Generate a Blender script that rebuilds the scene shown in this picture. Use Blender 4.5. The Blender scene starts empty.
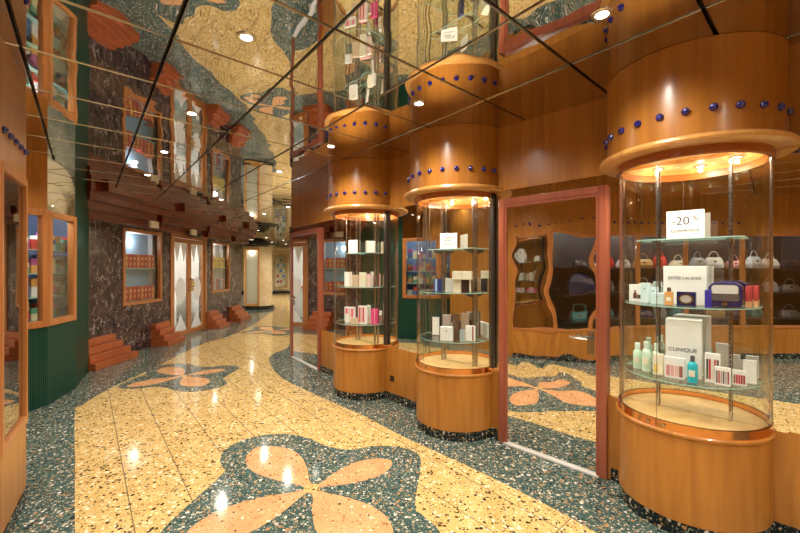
import bpy, bmesh, math, random
from mathutils import Vector, Matrix
random.seed(7)
S = bpy.context.scene
COL = S.collection
H = 2.72            # ceiling height
EYE = 1.5
F = 400.0           # focal length in pixels of the 800 wide frame
HOR = 268.0

# ------------------------------------------------------------------ materials
def new_mat(name):
    m = bpy.data.materials.new(name); m.use_nodes = True
    nt = m.node_tree; nt.nodes.clear()
    out = nt.nodes.new('ShaderNodeOutputMaterial')
    return m, nt, out
def N(nt, t, **k):
    n = nt.nodes.new(t)
    for a, b in k.items():
        if a.startswith('i_'):
            key = a[2:].replace('_', ' ')
            n.inputs[key].default_value = b
        else: setattr(n, a, b)
    return n
def L(nt, a, b): nt.links.new(a, b)
def c4(c): return (c[0], c[1], c[2], 1)
def principled(name, col, rough=.5, metal=0, coat=0, spec=.5, emis=None, estr=0, sheen=0):
    m, nt, out = new_mat(name)
    p = N(nt, 'ShaderNodeBsdfPrincipled')
    p.inputs['Base Color'].default_value = c4(col)
    p.inputs['Roughness'].default_value = rough
    p.inputs['Metallic'].default_value = metal
    p.inputs['Coat Weight'].default_value = coat
    p.inputs['Coat Roughness'].default_value = .08
    p.inputs['Specular IOR Level'].default_value = spec
    if emis:
        p.inputs['Emission Color'].default_value = c4(emis)
        p.inputs['Emission Strength'].default_value = estr
    # faint procedural variation
    tc = N(nt, 'ShaderNodeTexCoord'); no = N(nt, 'ShaderNodeTexNoise')
    no.inputs['Scale'].default_value = 9
    mx = N(nt, 'ShaderNodeMix', data_type='RGBA', blend_type='MULTIPLY')
    rp = N(nt, 'ShaderNodeValToRGB')
    rp.color_ramp.elements[0].color = (.88, .88, .88, 1); rp.color_ramp.elements[1].color = (1, 1, 1, 1)
    L(nt, tc.outputs['Object'], no.inputs['Vector']); L(nt, no.outputs['Fac'], rp.inputs['Fac'])
    mx.inputs[0].default_value = 1; mx.inputs[6].default_value = c4(col); L(nt, rp.outputs['Color'], mx.inputs[7])
    L(nt, mx.outputs[2], p.inputs['Base Color'])
    L(nt, p.outputs[0], out.inputs[0])
    return m
def wood(name, c1, c2, rough=.28, scale=(14, 14, .9), coat=.25):
    m, nt, out = new_mat(name)
    p = N(nt, 'ShaderNodeBsdfPrincipled')
    tc = N(nt, 'ShaderNodeTexCoord'); mp = N(nt, 'ShaderNodeMapping')
    mp.inputs['Scale'].default_value = scale
    L(nt, tc.outputs['Object'], mp.inputs['Vector'])
    n1 = N(nt, 'ShaderNodeTexNoise'); n1.inputs['Scale'].default_value = 1.6; n1.inputs['Detail'].default_value = 6
    n1.inputs['Distortion'].default_value = .7
    L(nt, mp.outputs[0], n1.inputs['Vector'])
    n2 = N(nt, 'ShaderNodeTexNoise'); n2.inputs['Scale'].default_value = .8; n2.inputs['Detail'].default_value = 2
    L(nt, tc.outputs['Object'], n2.inputs['Vector'])
    ad = N(nt, 'ShaderNodeMath', operation='MULTIPLY_ADD'); ad.inputs[1].default_value = .7
    L(nt, n1.outputs['Fac'], ad.inputs[0])
    m2 = N(nt, 'ShaderNodeMath', operation='MULTIPLY'); m2.inputs[1].default_value = .3
    L(nt, n2.outputs['Fac'], m2.inputs[0]); L(nt, m2.outputs[0], ad.inputs[2])
    rp = N(nt, 'ShaderNodeValToRGB')
    rp.color_ramp.elements[0].position = .33; rp.color_ramp.elements[0].color = c4(c2)
    rp.color_ramp.elements[1].position = .62; rp.color_ramp.elements[1].color = c4(c1)
    L(nt, ad.outputs[0], rp.inputs['Fac']); L(nt, rp.outputs['Color'], p.inputs['Base Color'])
    p.inputs['Roughness'].default_value = rough; p.inputs['Coat Weight'].default_value = coat
    p.inputs['Coat Roughness'].default_value = .12
    L(nt, p.outputs[0], out.inputs[0])
    return m
def mirror(name, tint=(.86, .85, .82), wav=.0, scale=3.0, rough=.012, z=1.0):
    m, nt, out = new_mat(name)
    p = N(nt, 'ShaderNodeBsdfPrincipled')
    p.inputs['Base Color'].default_value = c4(tint); p.inputs['Metallic'].default_value = 1
    p.inputs['Roughness'].default_value = rough
    if wav:
        tc = N(nt, 'ShaderNodeTexCoord'); mp = N(nt, 'ShaderNodeMapping'); mp.inputs['Scale'].default_value = (1, 1, z)
        no = N(nt, 'ShaderNodeTexNoise')
        no.inputs['Scale'].default_value = scale; no.inputs['Detail'].default_value = 1.0
        bp = N(nt, 'ShaderNodeBump'); bp.inputs['Strength'].default_value = 1; bp.inputs['Distance'].default_value = wav
        L(nt, tc.outputs['Object'], mp.inputs[0]); L(nt, mp.outputs[0], no.inputs['Vector'])
        L(nt, no.outputs['Fac'], bp.inputs['Height']); L(nt, bp.outputs[0], p.inputs['Normal'])
    L(nt, p.outputs[0], out.inputs[0])
    return m
def glass(name, tint=(.97, .99, .98), refl=.9, ior=1.45):
    m, nt, out = new_mat(name)
    tr = N(nt, 'ShaderNodeBsdfTransparent'); tr.inputs[0].default_value = c4(tint)
    gl = N(nt, 'ShaderNodeBsdfGlossy'); gl.inputs['Roughness'].default_value = .01
    gl.inputs['Color'].default_value = (refl, refl, refl, 1)
    fr = N(nt, 'ShaderNodeFresnel')
    ge = N(nt, 'ShaderNodeNewGeometry'); mr = N(nt, 'ShaderNodeMapRange')      # same thin pane seen from either face
    mr.inputs[3].default_value = ior; mr.inputs[4].default_value = 1 / ior
    L(nt, ge.outputs['Backfacing'], mr.inputs[0]); L(nt, mr.outputs[0], fr.inputs['IOR'])
    mx = N(nt, 'ShaderNodeMixShader')
    L(nt, fr.outputs[0], mx.inputs[0]); L(nt, tr.outputs[0], mx.inputs[1]); L(nt, gl.outputs[0], mx.inputs[2])
    L(nt, mx.outputs[0], out.inputs[0])
    return m
def emitter(name, col, s):
    m, nt, out = new_mat(name)
    e = N(nt, 'ShaderNodeEmission'); e.inputs[0].default_value = c4(col); e.inputs[1].default_value = s
    L(nt, e.outputs[0], out.inputs[0]); return m
def terrazzo(name, base, chips, cell=42, thr=.30, joints=None, rough=.10, base2=None):
    """cement ground with stone chips of two sizes; joints = spacing of the dark saw lines"""
    m, nt, out = new_mat(name)
    p = N(nt, 'ShaderNodeBsdfPrincipled'); tc = N(nt, 'ShaderNodeTexCoord')
    cur = None
    gn = N(nt, 'ShaderNodeTexNoise'); gn.inputs['Scale'].default_value = 6; gn.inputs['Detail'].default_value = 5
    L(nt, tc.outputs['Object'], gn.inputs['Vector'])
    rp = N(nt, 'ShaderNodeValToRGB'); rp.color_ramp.elements[0].color = c4(base2 or [v * .8 for v in base]); rp.color_ramp.elements[1].color = c4(base)
    rp.color_ramp.elements[0].position = .35; rp.color_ramp.elements[1].position = .62
    L(nt, gn.outputs['Fac'], rp.inputs['Fac']); cur = rp.outputs['Color']
    # warped coordinates give angular irregular chips
    for k, (sc, th) in enumerate(((cell * 2.1, thr * .95), (cell, thr))):
        wn = N(nt, 'ShaderNodeTexNoise'); wn.inputs['Scale'].default_value = sc * .9; wn.inputs['Detail'].default_value = 1
        L(nt, tc.outputs['Object'], wn.inputs['Vector'])
        vm = N(nt, 'ShaderNodeVectorMath', operation='MULTIPLY_ADD')
        vm.inputs[1].default_value = (.9 / sc,) * 3
        L(nt, wn.outputs['Color'], vm.inputs[0]); L(nt, tc.outputs['Object'], vm.inputs[2])
        vo = N(nt, 'ShaderNodeTexVoronoi', feature='F1'); vo.inputs['Scale'].default_value = sc
        vo.inputs['Randomness'].default_value = 1
        L(nt, vm.outputs[0], vo.inputs['Vector'])
        sx = N(nt, 'ShaderNodeSeparateColor'); L(nt, vo.outputs['Color'], sx.inputs[0])
        # chip size varies by cell
        ml = N(nt, 'ShaderNodeMath', operation='MULTIPLY'); ml.inputs[1].default_value = th * 1.5
        L(nt, sx.outputs[1], ml.inputs[0])
        lt = N(nt, 'ShaderNodeMath', operation='LESS_THAN'); L(nt, vo.outputs['Distance'], lt.inputs[0]); L(nt, ml.outputs[0], lt.inputs[1])
        cr = N(nt, 'ShaderNodeValToRGB'); cr.color_ramp.interpolation = 'CONSTANT'
        els = cr.color_ramp.elements
        for i, (pos, cc) in enumerate(chips):
            if i < 2: e = els[i]; e.position = pos
            else: e = els.new(pos)
            e.color = c4(cc)
        L(nt, sx.outputs[0], cr.inputs['Fac'])
        mx = N(nt, 'ShaderNodeMix', data_type='RGBA')
        L(nt, lt.outputs[0], mx.inputs[0]); L(nt, cur, mx.inputs[6]); L(nt, cr.outputs['Color'], mx.inputs[7])
        cur = mx.outputs[2]
    if joints:
        for (nx, ny, off, sp, w) in joints:
            dp = N(nt, 'ShaderNodeVectorMath', operation='DOT_PRODUCT'); dp.inputs[1].default_value = (nx, ny, 0)
            L(nt, tc.outputs['Object'], dp.inputs[0])
            a = N(nt, 'ShaderNodeMath', operation='SUBTRACT'); a.inputs[1].default_value = off; L(nt, dp.outputs['Value'], a.inputs[0])
            pp = N(nt, 'ShaderNodeMath', operation='PINGPONG'); pp.inputs[1].default_value = sp / 2; L(nt, a.outputs[0], pp.inputs[0])
            lt = N(nt, 'ShaderNodeMath', operation='LESS_THAN'); lt.inputs[1].default_value = w; L(nt, pp.outputs[0], lt.inputs[0])
            mx = N(nt, 'ShaderNodeMix', data_type='RGBA'); L(nt, lt.outputs[0], mx.inputs[0]); L(nt, cur, mx.inputs[6])
            mx.inputs[7].default_value = (.16, .11, .06, 1); cur = mx.outputs[2]
    L(nt, cur, p.inputs['Base Color'])
    p.inputs['Roughness'].default_value = rough; p.inputs['Specular IOR Level'].default_value = .21
    L(nt, p.outputs[0], out.inputs[0])
    return m
def marble(name, dark, mid, vein, scale=2.2, rough=.1, vw=.035):
    m, nt, out = new_mat(name)
    p = N(nt, 'ShaderNodeBsdfPrincipled'); tc = N(nt, 'ShaderNodeTexCoord')
    n0 = N(nt, 'ShaderNodeTexNoise'); n0.inputs['Scale'].default_value = scale * 1.3; n0.inputs['Detail'].default_value = 5
    L(nt, tc.outputs['Object'], n0.inputs['Vector'])
    r0 = N(nt, 'ShaderNodeValToRGB'); r0.color_ramp.elements[0].position = .35; r0.color_ramp.elements[0].color = c4(dark)
    r0.color_ramp.elements[1].position = .7; r0.color_ramp.elements[1].color = c4(mid)
    L(nt, n0.outputs['Fac'], r0.inputs['Fac']); cur = r0.outputs['Color']
    for k, (sc, w, wt) in enumerate(((scale, vw, .8), (scale * 2.1, vw * 1.2, .8))):
        n1 = N(nt, 'ShaderNodeTexNoise'); n1.inputs['Scale'].default_value = sc * 1.5; n1.inputs['Detail'].default_value = 4
        L(nt, tc.outputs['Object'], n1.inputs['Vector'])
        vm = N(nt, 'ShaderNodeVectorMath', operation='MULTIPLY_ADD'); vm.inputs[1].default_value = (1.3 / sc,) * 3
        L(nt, n1.outputs['Color'], vm.inputs[0]); L(nt, tc.outputs['Object'], vm.inputs[2])
        mp = N(nt, 'ShaderNodeMapping'); mp.inputs['Rotation'].default_value = (.6 + k, .3, .5); mp.inputs['Scale'].default_value = (1.2, 1.2, .55)
        L(nt, vm.outputs[0], mp.inputs[0])
        vo = N(nt, 'ShaderNodeTexVoronoi', feature='DISTANCE_TO_EDGE'); vo.inputs['Scale'].default_value = sc
        L(nt, mp.outputs[0], vo.inputs['Vector'])
        n2 = N(nt, 'ShaderNodeTexNoise'); n2.inputs['Scale'].default_value = sc * .9
        L(nt, tc.outputs['Object'], n2.inputs['Vector'])
        sb = N(nt, 'ShaderNodeMapRange'); sb.inputs[1].default_value = .44; sb.inputs[2].default_value = .68; sb.inputs[3].default_value = .0004; sb.inputs[4].default_value = w
        L(nt, n2.outputs['Fac'], sb.inputs[0])
        mr = N(nt, 'ShaderNodeMath', operation='DIVIDE'); L(nt, vo.outputs['Distance'], mr.inputs[0]); L(nt, sb.outputs[0], mr.inputs[1])
        iv = N(nt, 'ShaderNodeMath', operation='SUBTRACT', use_clamp=True); iv.inputs[0].default_value = 1; L(nt, mr.outputs[0], iv.inputs[1])
        mu = N(nt, 'ShaderNodeMath', operation='MULTIPLY'); mu.inputs[1].default_value = wt; L(nt, iv.outputs[0], mu.inputs[0])
        mx = N(nt, 'ShaderNodeMix', data_type='RGBA'); L(nt, mu.outputs[0], mx.inputs[0]); L(nt, cur, mx.inputs[6]); mx.inputs[7].default_value = c4(vein)
        cur = mx.outputs[2]
    L(nt, cur, p.inputs['Base Color']); p.inputs['Roughness'].default_value = rough
    L(nt, p.outputs[0], out.inputs[0])
    return m

M = {}
M['wood'] = wood('cherry veneer', (.43, .178, .030), (.29, .106, .015), .3, (10, 10, .7), .15)
M['wood_dk'] = wood('red mahogany door frame', (.30, .085, .045), (.22, .055, .03), .3)
M['wood_lt'] = wood('light beech trim', (.60, .31, .09), (.46, .21, .05), .3)
M['deck'] = wood('pale maple deck', (.88, .56, .25), (.68, .38, .14), .35, (5, 5, 5))
M['mahog'] = wood('dark mahogany', (.19, .030, .009), (.10, .015, .005), .22, (3, 3, 20), .25)
M['step'] = wood('mahogany step', (.42, .105, .03), (.27, .06, .016), .3, (4, 4, 30), .3)
M['frame'] = wood('window frame wood', (.44, .175, .052), (.31, .11, .028), .3)
M['redband'] = wood('red brown band', (.42, .13, .03), (.30, .08, .018), .2, (4, 4, 20), .4)
M['copper'] = principled('copper band', (.85, .42, .17), .16, 1)
M['chrome'] = principled('chrome', (.52, .51, .49), .2, 1)
M['steel'] = principled('dark steel strip', (.10, .09, .08), .3, .8)
M['brass'] = principled('brass', (.85, .6, .22), .2, 1)
M['white'] = principled('white card', (.82, .81, .80), .5)
M['cream'] = principled('cream card', (.78, .72, .58), .5)
M['ink'] = principled('black ink', (.03, .03, .04), .5)
M['black'] = principled('black lacquer', (.012, .012, .012), .25)
M['green'] = principled('bottle green panel', (.006, .06, .038), .35)
M['mir'] = mirror('wall mirror', (.86, .86, .83), .0006, 2.0, .008)
M['mir_door'] = mirror('wavy mirror sheet', (.80, .79, .76), .0048, 2.6, .015, 1.5)
M['mir_ceil'] = mirror('ceiling mirror', (.71, .69, .655), .0022, 3.6, .018)
M['dark_pane'] = mirror('dark mirrored pane', (.42, .42, .42), .0004, 2, .02)
M['mir_edge'] = mirror('bevelled mirror edge', (.42, .41, .40), 0, 1, .12)
M['glass'] = glass('clear glass', (.965, .985, .975), .9, 1.45)
M['glass_win'] = glass('shop window glass', (.93, .95, .94), .9, 1.5)
M['glass_top'] = glass('shelf glass', (.95, .985, .97), .8, 1.4)
M['glass_edge'] = principled('green glass edge', (.40, .66, .60), .1, 0, 0, .8)
M['bead'] = principled('cobalt glass bead', (.006, .006, .17), .06, 0, 1)
M['lens'] = emitter('downlight lens', (1, .93, .8), 26)
M['caselens'] = emitter('case lamp lens', (1, .88, .66), 18)
M['trimring'] = principled('lamp trim ring', (.75, .73, .7), .25, 1)
M['marble'] = marble('dark marble', (.020, .010, .011), (.085, .045, .046), (.60, .52, .48), 4.2, .1, .034)
M['cream_marble'] = marble('cream marble', (.62, .46, .25), (.78, .62, .38), (.85, .75, .55), 1.6, .2, .05)
M['cream_wall'] = principled('cream plaster', (.76, .62, .40), .45)
CH_D = [(0, (.42, .37, .27)), (.22, (.36, .20, .08)), (.38, (.60, .57, .50)), (.52, (.015, .03, .028)), (.70, (.12, .17, .13)), (.86, (.30, .24, .14))]
CH_Y = [(0, (.035, .022, .015)), (.34, (.10, .05, .02)), (.50, (.76, .68, .50)), (.72, (.48, .27, .09)), (.88, (.72, .55, .30))]
CH_O = [(0, (.05, .03, .02)), (.30, (.62, .42, .25)), (.6, (.30, .14, .06)), (.85, (.7, .6, .45))]
M['tz_green'] = terrazzo('green terrazzo', (.046, .088, .082), CH_D, 44, .38)
M['tz_plinth'] = terrazzo('dark terrazzo', (.012, .018, .018), CH_D, 44, .32)
B_N = (.786, .618)     # normal of the long seams
A_N = (.677, -.736)
M['tz_yellow'] = terrazzo('yellow terrazzo', (.56, .395, .155), CH_Y, 38, .34,
    joints=[(B_N[0], B_N[1], .22, .32, .0035), (A_N[0], A_N[1], -1.07, 1.3, .003)], base2=(.48, .32, .115))
M['tz_orange'] = terrazzo('orange terrazzo', (.60, .31, .145), CH_O, 36, .25, base2=(.50, .25, .11))

# ------------------------------------------------------------------ mesh helpers
def link(name, me, mat, parent=None, smooth=False):
    o = bpy.data.objects.new(name, me); COL.objects.link(o)
    for mm in (mat if isinstance(mat, (list, tuple)) else [mat]): me.materials.append(mm)
    if parent: o.parent = parent
    if smooth:
        for p in me.polygons: p.use_smooth = True
    return o
class MB:
    def __init__(s): s.v = []; s.f = []; s.mi = []
    def add(s, vs, fs, mi=0):
        b = len(s.v); s.v += [tuple(v) for v in vs]
        for f in fs: s.f.append([b + i for i in f]); s.mi.append(mi)
    def box(s, x0, x1, y0, y1, z0, z1, mi=0, mat=None):
        vs = [Vector(p) for p in ((x0, y0, z0), (x1, y0, z0), (x1, y1, z0), (x0, y1, z0), (x0, y0, z1), (x1, y0, z1), (x1, y1, z1), (x0, y1, z1))]
        if mat: vs = [mat @ v for v in vs]
        s.add(vs, [(3, 2, 1, 0), (4, 5, 6, 7), (0, 1, 5, 4), (1, 2, 6, 5), (2, 3, 7, 6), (3, 0, 4, 7)], mi)
    def prism(s, poly, z0, z1, mi=0, mi_top=None, mat=None):
        n = len(poly)
        a = sum(poly[i][0] * poly[(i + 1) % n][1] - poly[(i + 1) % n][0] * poly[i][1] for i in range(n))
        if a < 0: poly = poly[::-1]
        vs = [Vector((p[0], p[1], z0)) for p in poly] + [Vector((p[0], p[1], z1)) for p in poly]
        if mat: vs = [mat @ v for v in vs]
        b = len(s.v); s.v += [tuple(v) for v in vs]
        mt = mi if mi_top is None else mi_top
        s.f.append([b + i for i in range(n)][::-1]); s.mi.append(mt)
        s.f.append([b + n + i for i in range(n)]); s.mi.append(mt)
        for i in range(n):
            j = (i + 1) % n; s.f.append([b + i, b + j, b + n + j, b + n + i]); s.mi.append(mi)
    def rev(s, prof, a0=0, a1=2 * math.pi, seg=48, closed=True, mat=None, mi=0, c=(0, 0)):
        """sweep a (radius, z) profile about a vertical axis; caps the ends of a partial sweep"""
        full = abs(a1 - a0 - 2 * math.pi) < 1e-6
        n = len(prof); rings = seg if full else seg + 1; vs = []
        for i in range(rings):
            a = a0 + (a1 - a0) * i / seg
            for r, z in prof:
                v = Vector((c[0] + r * math.cos(a), c[1] + r * math.sin(a), z)); vs.append(mat @ v if mat else v)
        fs = []
        for i in range(seg):
            j = (i + 1) % rings
            for k in range(n if closed else n - 1):
                l = (k + 1) % n; fs.append((i * n + k, j * n + k, j * n + l, i * n + l))
        if not full and closed:
            fs.append(tuple(range(n))); fs.append(tuple(reversed(range((rings - 1) * n, rings * n))))
        s.add(vs, fs, mi)
    def cyl(s, p0, p1, r, seg=12, r1=None, mi=0):
        p0 = Vector(p0); p1 = Vector(p1); d = (p1 - p0); ln = d.length
        q = d.to_track_quat('Z', 'Y').to_matrix().to_4x4(); q.translation = p0
        r1 = r if r1 is None else r1
        vs = []; 
        for z, rr in ((0, r), (ln, r1)):
            for i in range(seg):
                a = 2 * math.pi * i / seg; vs.append(q @ Vector((rr * math.cos(a), rr * math.sin(a), z)))
        fs = [tuple(reversed(range(seg))), tuple(range(seg, 2 * seg))]
        for i in range(seg):
            j = (i + 1) % seg; fs.append((i, j, seg + j, seg + i))
        s.add(vs, fs, mi)
    def tube(s, pts, r, seg=8, mi=0):
        pts = [Vector(p) for p in pts]; vs = []; n = len(pts)
        for k, p in enumerate(pts):
            d = (pts[min(k + 1, n - 1)] - pts[max(k - 1, 0)]).normalized(); q = d.to_track_quat('Z', 'Y')
            for i in range(seg):
                a = 2 * math.pi * i / seg; vs.append(p + q @ Vector((r * math.cos(a), r * math.sin(a), 0)))
        fs = [tuple(reversed(range(seg))), tuple(range((n - 1) * seg, n * seg))]
        for k in range(n - 1):
            for i in range(seg):
                j = (i + 1) % seg; fs.append((k * seg + i, k * seg + j, (k + 1) * seg + j, (k + 1) * seg + i))
        s.add(vs, fs, mi)
    def ball(s, c, r, seg=12, rings=8, sc=(1, 1, 1), mi=0, mat=None):
        vs = []; fs = []
        for i in range(1, rings):
            t = math.pi * i / rings
            for j in range(seg):
                a = 2 * math.pi * j / seg
                vs.append(Vector((c[0] + sc[0] * r * math.sin(t) * math.cos(a), c[1] + sc[1] * r * math.sin(t) * math.sin(a), c[2] + sc[2] * r * math.cos(t))))
        top = len(vs); vs.append(Vector((c[0], c[1], c[2] + sc[2] * r))); bot = len(vs); vs.append(Vector((c[0], c[1], c[2] - sc[2] * r)))
        if mat: vs = [mat @ v for v in vs]
        for i in range(rings - 2):
            for j in range(seg):
                k = (j + 1) % seg; fs.append((i * seg + j, (i + 1) * seg + j, (i + 1) * seg + k, i * seg + k))
        for j in range(seg):
            k = (j + 1) % seg; fs.append((top, j, k)); fs.append((bot, (rings - 2) * seg + k, (rings - 2) * seg + j))
        s.add(vs, fs, mi)
    def build(s, name, mat, parent=None, smooth=False, bevel=0, loc=None):
        me = bpy.data.meshes.new(name); me.from_pydata(s.v, [], s.f)
        o = link(name, me, mat, parent)
        for p, mi in zip(me.polygons, s.mi): p.material_index = mi
        bm = bmesh.new(); bm.from_mesh(me); bmesh.ops.recalc_face_normals(bm, faces=bm.faces); bm.to_mesh(me); bm.free()
        if smooth:
            for p in me.polygons: p.use_smooth = True
            try: me.set_sharp_from_angle(angle=math.radians(35))
            except Exception: pass
        if bevel:
            b = o.modifiers.new('bevel', 'BEVEL'); b.width = bevel; b.segments = 2; b.limit_method = 'ANGLE'
        if loc is not None: o.location = loc
        return o
def empty(name, loc=(0, 0, 0), rz=0, parent=None):
    o = bpy.data.objects.new(name, None); COL.objects.link(o); o.location = loc; o.rotation_euler = (0, 0, rz)
    o.empty_display_size = .05
    if parent: o.parent = parent
    return o
def tag(o, label=None, cat=None, group=None, kind=None):
    if label: o['label'] = label
    if cat: o['category'] = cat
    if group: o['group'] = group
    if kind: o['kind'] = kind
    return o
def struct(o): o['kind'] = 'structure'; return o
def text(body, size, mat, parent, loc, rot, name='lettering', extr=.0006, align='CENTER', sx=1.0):
    cu = bpy.data.curves.new(name, 'FONT'); cu.body = body; cu.size = size; cu.align_x = align; cu.align_y = 'CENTER'; cu.extrude = extr
    cu.materials.append(mat); o = bpy.data.objects.new(name, cu); COL.objects.link(o); o.parent = parent
    me = bpy.data.meshes.new_from_object(o); bpy.data.objects.remove(o)
    o = bpy.data.objects.new(name, me); COL.objects.link(o); o.parent = parent
    if not me.materials: me.materials.append(mat)
    o.location = loc; o.rotation_euler = rot; o.scale = (sx, 1, 1)
    return o
def G(px, py, z=0):
    """world point at height z that the photograph's pixel looks at"""
    Y = (EYE - z) * F / (py - HOR); return Vector(((px - 400) / F * Y, Y, z))
def spline(pts, n=6, closed=True):
    out = []; m = len(pts)
    rng = m if closed else m - 1
    for i in range(rng):
        P = [Vector(pts[(i + k) % m][:2]) if closed else Vector(pts[min(max(i + k, 0), m - 1)][:2]) for k in (-1, 0, 1, 2)]
        for j in range(n):
            t = j / n
            out.append(.5 * ((2 * P[1]) + (P[2] - P[0]) * t + (2 * P[0] - 5 * P[1] + 4 * P[2] - P[3]) * t * t + (3 * P[1] - P[0] - 3 * P[2] + P[3]) * t ** 3))
    if not closed: out.append(Vector(pts[-1][:2]))
    return [(p.x, p.y) for p in out]
def seg_mat(a, b):
    """frame with x from a to b, y to the left of it, origin at a"""
    a = Vector((a[0], a[1], 0)); b = Vector((b[0], b[1], 0)); d = (b - a).normalized()
    m = Matrix.Identity(4); m[0][0], m[1][0] = d.x, d.y; m[0][1], m[1][1] = -d.y, d.x; m.translation = a
    return m, (b - a).length

# ------------------------------------------------------------------ floor
fl = MB(); fl.box(-10, 6, -5, 26, -.1, 0)
floor = struct(fl.build('floor', M['tz_green']))
edge_l = [G(75, 533), G(75, 470), G(75, 412), G(82, 405), G(115, 386), G(160, 365), G(200, 345), G(235, 334), G(257, 322), G(272, 312), G(276, 307), G(270, 302)]
edge_r = [G(293, 302), G(292, 320), G(291, 335), G(288, 347), G(273, 354), G(269, 361), G(275, 371), G(285, 380), G(310, 392), G(350, 410), G(368, 418), G(400, 435), G(419, 444), G(483, 473.5), G(555, 509.6), G(593, 531)]
le = [(p.x, p.y) for p in edge_l]; re_ = [(p.x, p.y) for p in edge_r]
near_l = [(.2, -.4), (.9, -2.2), (1.2, -4.9)]
near_r = [(1.9, 1.35), (2.7, .3), (3.2, -1.6), (3.3, -4.9)]
poly = near_l[::-1] + spline(le, 5, False) + [(-7.4, 19.5), (-7.2, 23.8), (-2.6, 23.8), (-3.2, 19.5)] + spline(re_, 5, False) + near_r
yb = MB(); yb.prism(poly, 0, .0015)
yb.build('yellow_band', M['tz_yellow'], floor)
# flowers laid into the band: a four-lobed green ground with four orange petals
Cf = G(312, 489)
half = [(222, 475), (223, 468), (220, 460), (225, 450), (240, 441.5), (260, 436), (285, 434), (310, 439), (325.5, 446), (350, 450), (376.5, 446), (402, 448), (417, 454), (421, 465)]
hp = [G(*p) - Cf for p in half]
ground = [(p.x, p.y) for p in hp] + [(-p.x, -p.y) for p in hp]
def petal(ang, ln, w):
    pr = [(0, .10), (.12, .22), (.3, .62), (.5, .93), (.68, 1), (.85, .78), (.95, .42), (1, 0)]
    up = [(u * ln, v * w) for u, v in pr]; dn = [(u * ln, -v * w) for u, v in pr[:-1]][::-1]
    c, s = math.cos(ang), math.sin(ang)
    return spline([(x * c - y * s, x * s + y * c) for x, y in up + dn], 3)
def flower(cx, cy, sc, rot=0):
    e = empty('flower_inlay', (cx, cy, 0), rot, floor)
    g = MB(); g.prism([(x * sc, y * sc) for x, y in spline(ground, 5)], .001, .003); g.build('green_ground', M['tz_green'], e)
    for a, l, w in ((134, .86, .19), (37, .66, .135), (222, .80, .165), (-50, .80, .20)):
        q = MB(); q.prism([(x * sc, y * sc) for x, y in petal(math.radians(a), l, w)], .002, .0042); q.build('petal', M['tz_orange'], e)
    q = MB(); q.rev([(0.001, .002), (.055 * sc, .002), (.055 * sc, .005), (.001, .005)], seg=20); q.build('flower_centre', M['tz_yellow'], e)
flower(Cf.x, Cf.y, 1)
flower(-3.0, 5.55, .84, math.radians(6))
flower(-3.05, 9.6, .8, math.radians(-4))
flower(1.55, -.6, 1, math.radians(20))

# ------------------------------------------------------------------ ceiling of mirror panels
Ad = Vector((.736, .677)); Bd = Vector((-.618, .786))
An = Vector((.677, -.736)); Bn = Vector((.786, .618))
det = An.x * Bn.y - An.y * Bn.x
def cross(oa, ob): return Vector(((oa * Bn.y - An.y * ob) / det, (An.x * ob - oa * Bn.x) / det))
cl = MB(); rr = random.Random(3)
for i in range(-24, 18):
    for j in range(-22, 22):
        q = [cross(-.42 + .655 * (i + a), .36 + .64 * (j + b)) for a, b in ((0, 0), (1, 0), (1, 1), (0, 1))]
        c = sum(q, Vector((0, 0))) / 4
        if not (-9.6 < c.x < 5.6 and -4.8 < c.y < 25): continue
        tx, ty = rr.uniform(-.003, .003), rr.uniform(-.003, .003)
        def ring(off, z):
            o = []
            for p in q:
                d = (p - c); k = 1 - off / (d.length * .707); w = c + d * k
                o.append((w.x, w.y, z + (w.x - c.x) * tx + (w.y - c.y) * ty))
            return o
        r0 = ring(.0055, H + .010); r1 = ring(.0095, H + .0015); r2 = ring(.0115, H)
        r_ = 0
        cl.add(r0 + r1, [(0, 1, 5, 4), (1, 2, 6, 5), (2, 3, 7, 6), (3, 0, 4, 7)], 1)
        cl.add(r1 + r2, [(0, 1, 5, 4), (1, 2, 6, 5), (2, 3, 7, 6), (3, 0, 4, 7)], 1)
        cl.add(r2, [(0, 1, 2, 3)], 0)
cl.box(-10, 6, -5, 26, H + .02, H + .12, 2)
me = bpy.data.meshes.new('ceiling'); me.from_pydata(cl.v, [], cl.f)
ceiling = link('ceiling', me, [M['mir_ceil'], M['mir_edge'], M['black']])
for p, mi in zip(me.polygons, cl.mi): p.material_index = mi
struct(ceiling)

# ------------------------------------------------------------------ right wall: mirror between half-round showcases
tD = Vector((.7071, -.7071))
T1 = Vector((.665, -.747)).normalized(); T2 = Vector((.69, -.72)).normalized(); T3 = tD
C1 = Vector((-.42, 4.90)); C2 = Vector((.545, 3.83)); C3 = Vector((1.815, 2.515))
E = .45
A0 = Vector((-1.86, 6.84))
wpts = [A0, C1 - E * T1, C1 + E * T1, C2 - E * T2, C2 + E * T2, C3 - E * T3, C3 + E * T3, Vector((3.9, .43))]
wr = struct(empty('wall_right'))
def wall_piece(a, b, z0, z1, mat, name, th=.12, front=0, parent=wr, bevel=0):
    m, ln = seg_mat(a, b)      # y axis (left of a->b) points away from the room on the right hand wall
    o = MB(); o.box(0, ln, -front, th, z0, z1, 0, m); return o.build(name, mat, parent, bevel=bevel)
ZM = .60; ZT = 2.17
for i in range(len(wpts) - 1):
    a, b = wpts[i], wpts[i + 1]
    case = i in (1, 3, 5)
    wall_piece(a, b, ZT, H + .01, M['wood'], 'wood_panel', .12)
    zm = .590 if case else ZM
    wall_piece(a, b, .0, zm, M['wood'], 'low_panel', .12, 0)
    if i not in (4,):
        wall_piece(a, b, 0, .085, M['tz_plinth'], 'plinth', .1, .012)
    wall_piece(a, b, zm, ZT, M['mir'], 'mirror_panel', .1, -.004)
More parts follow.
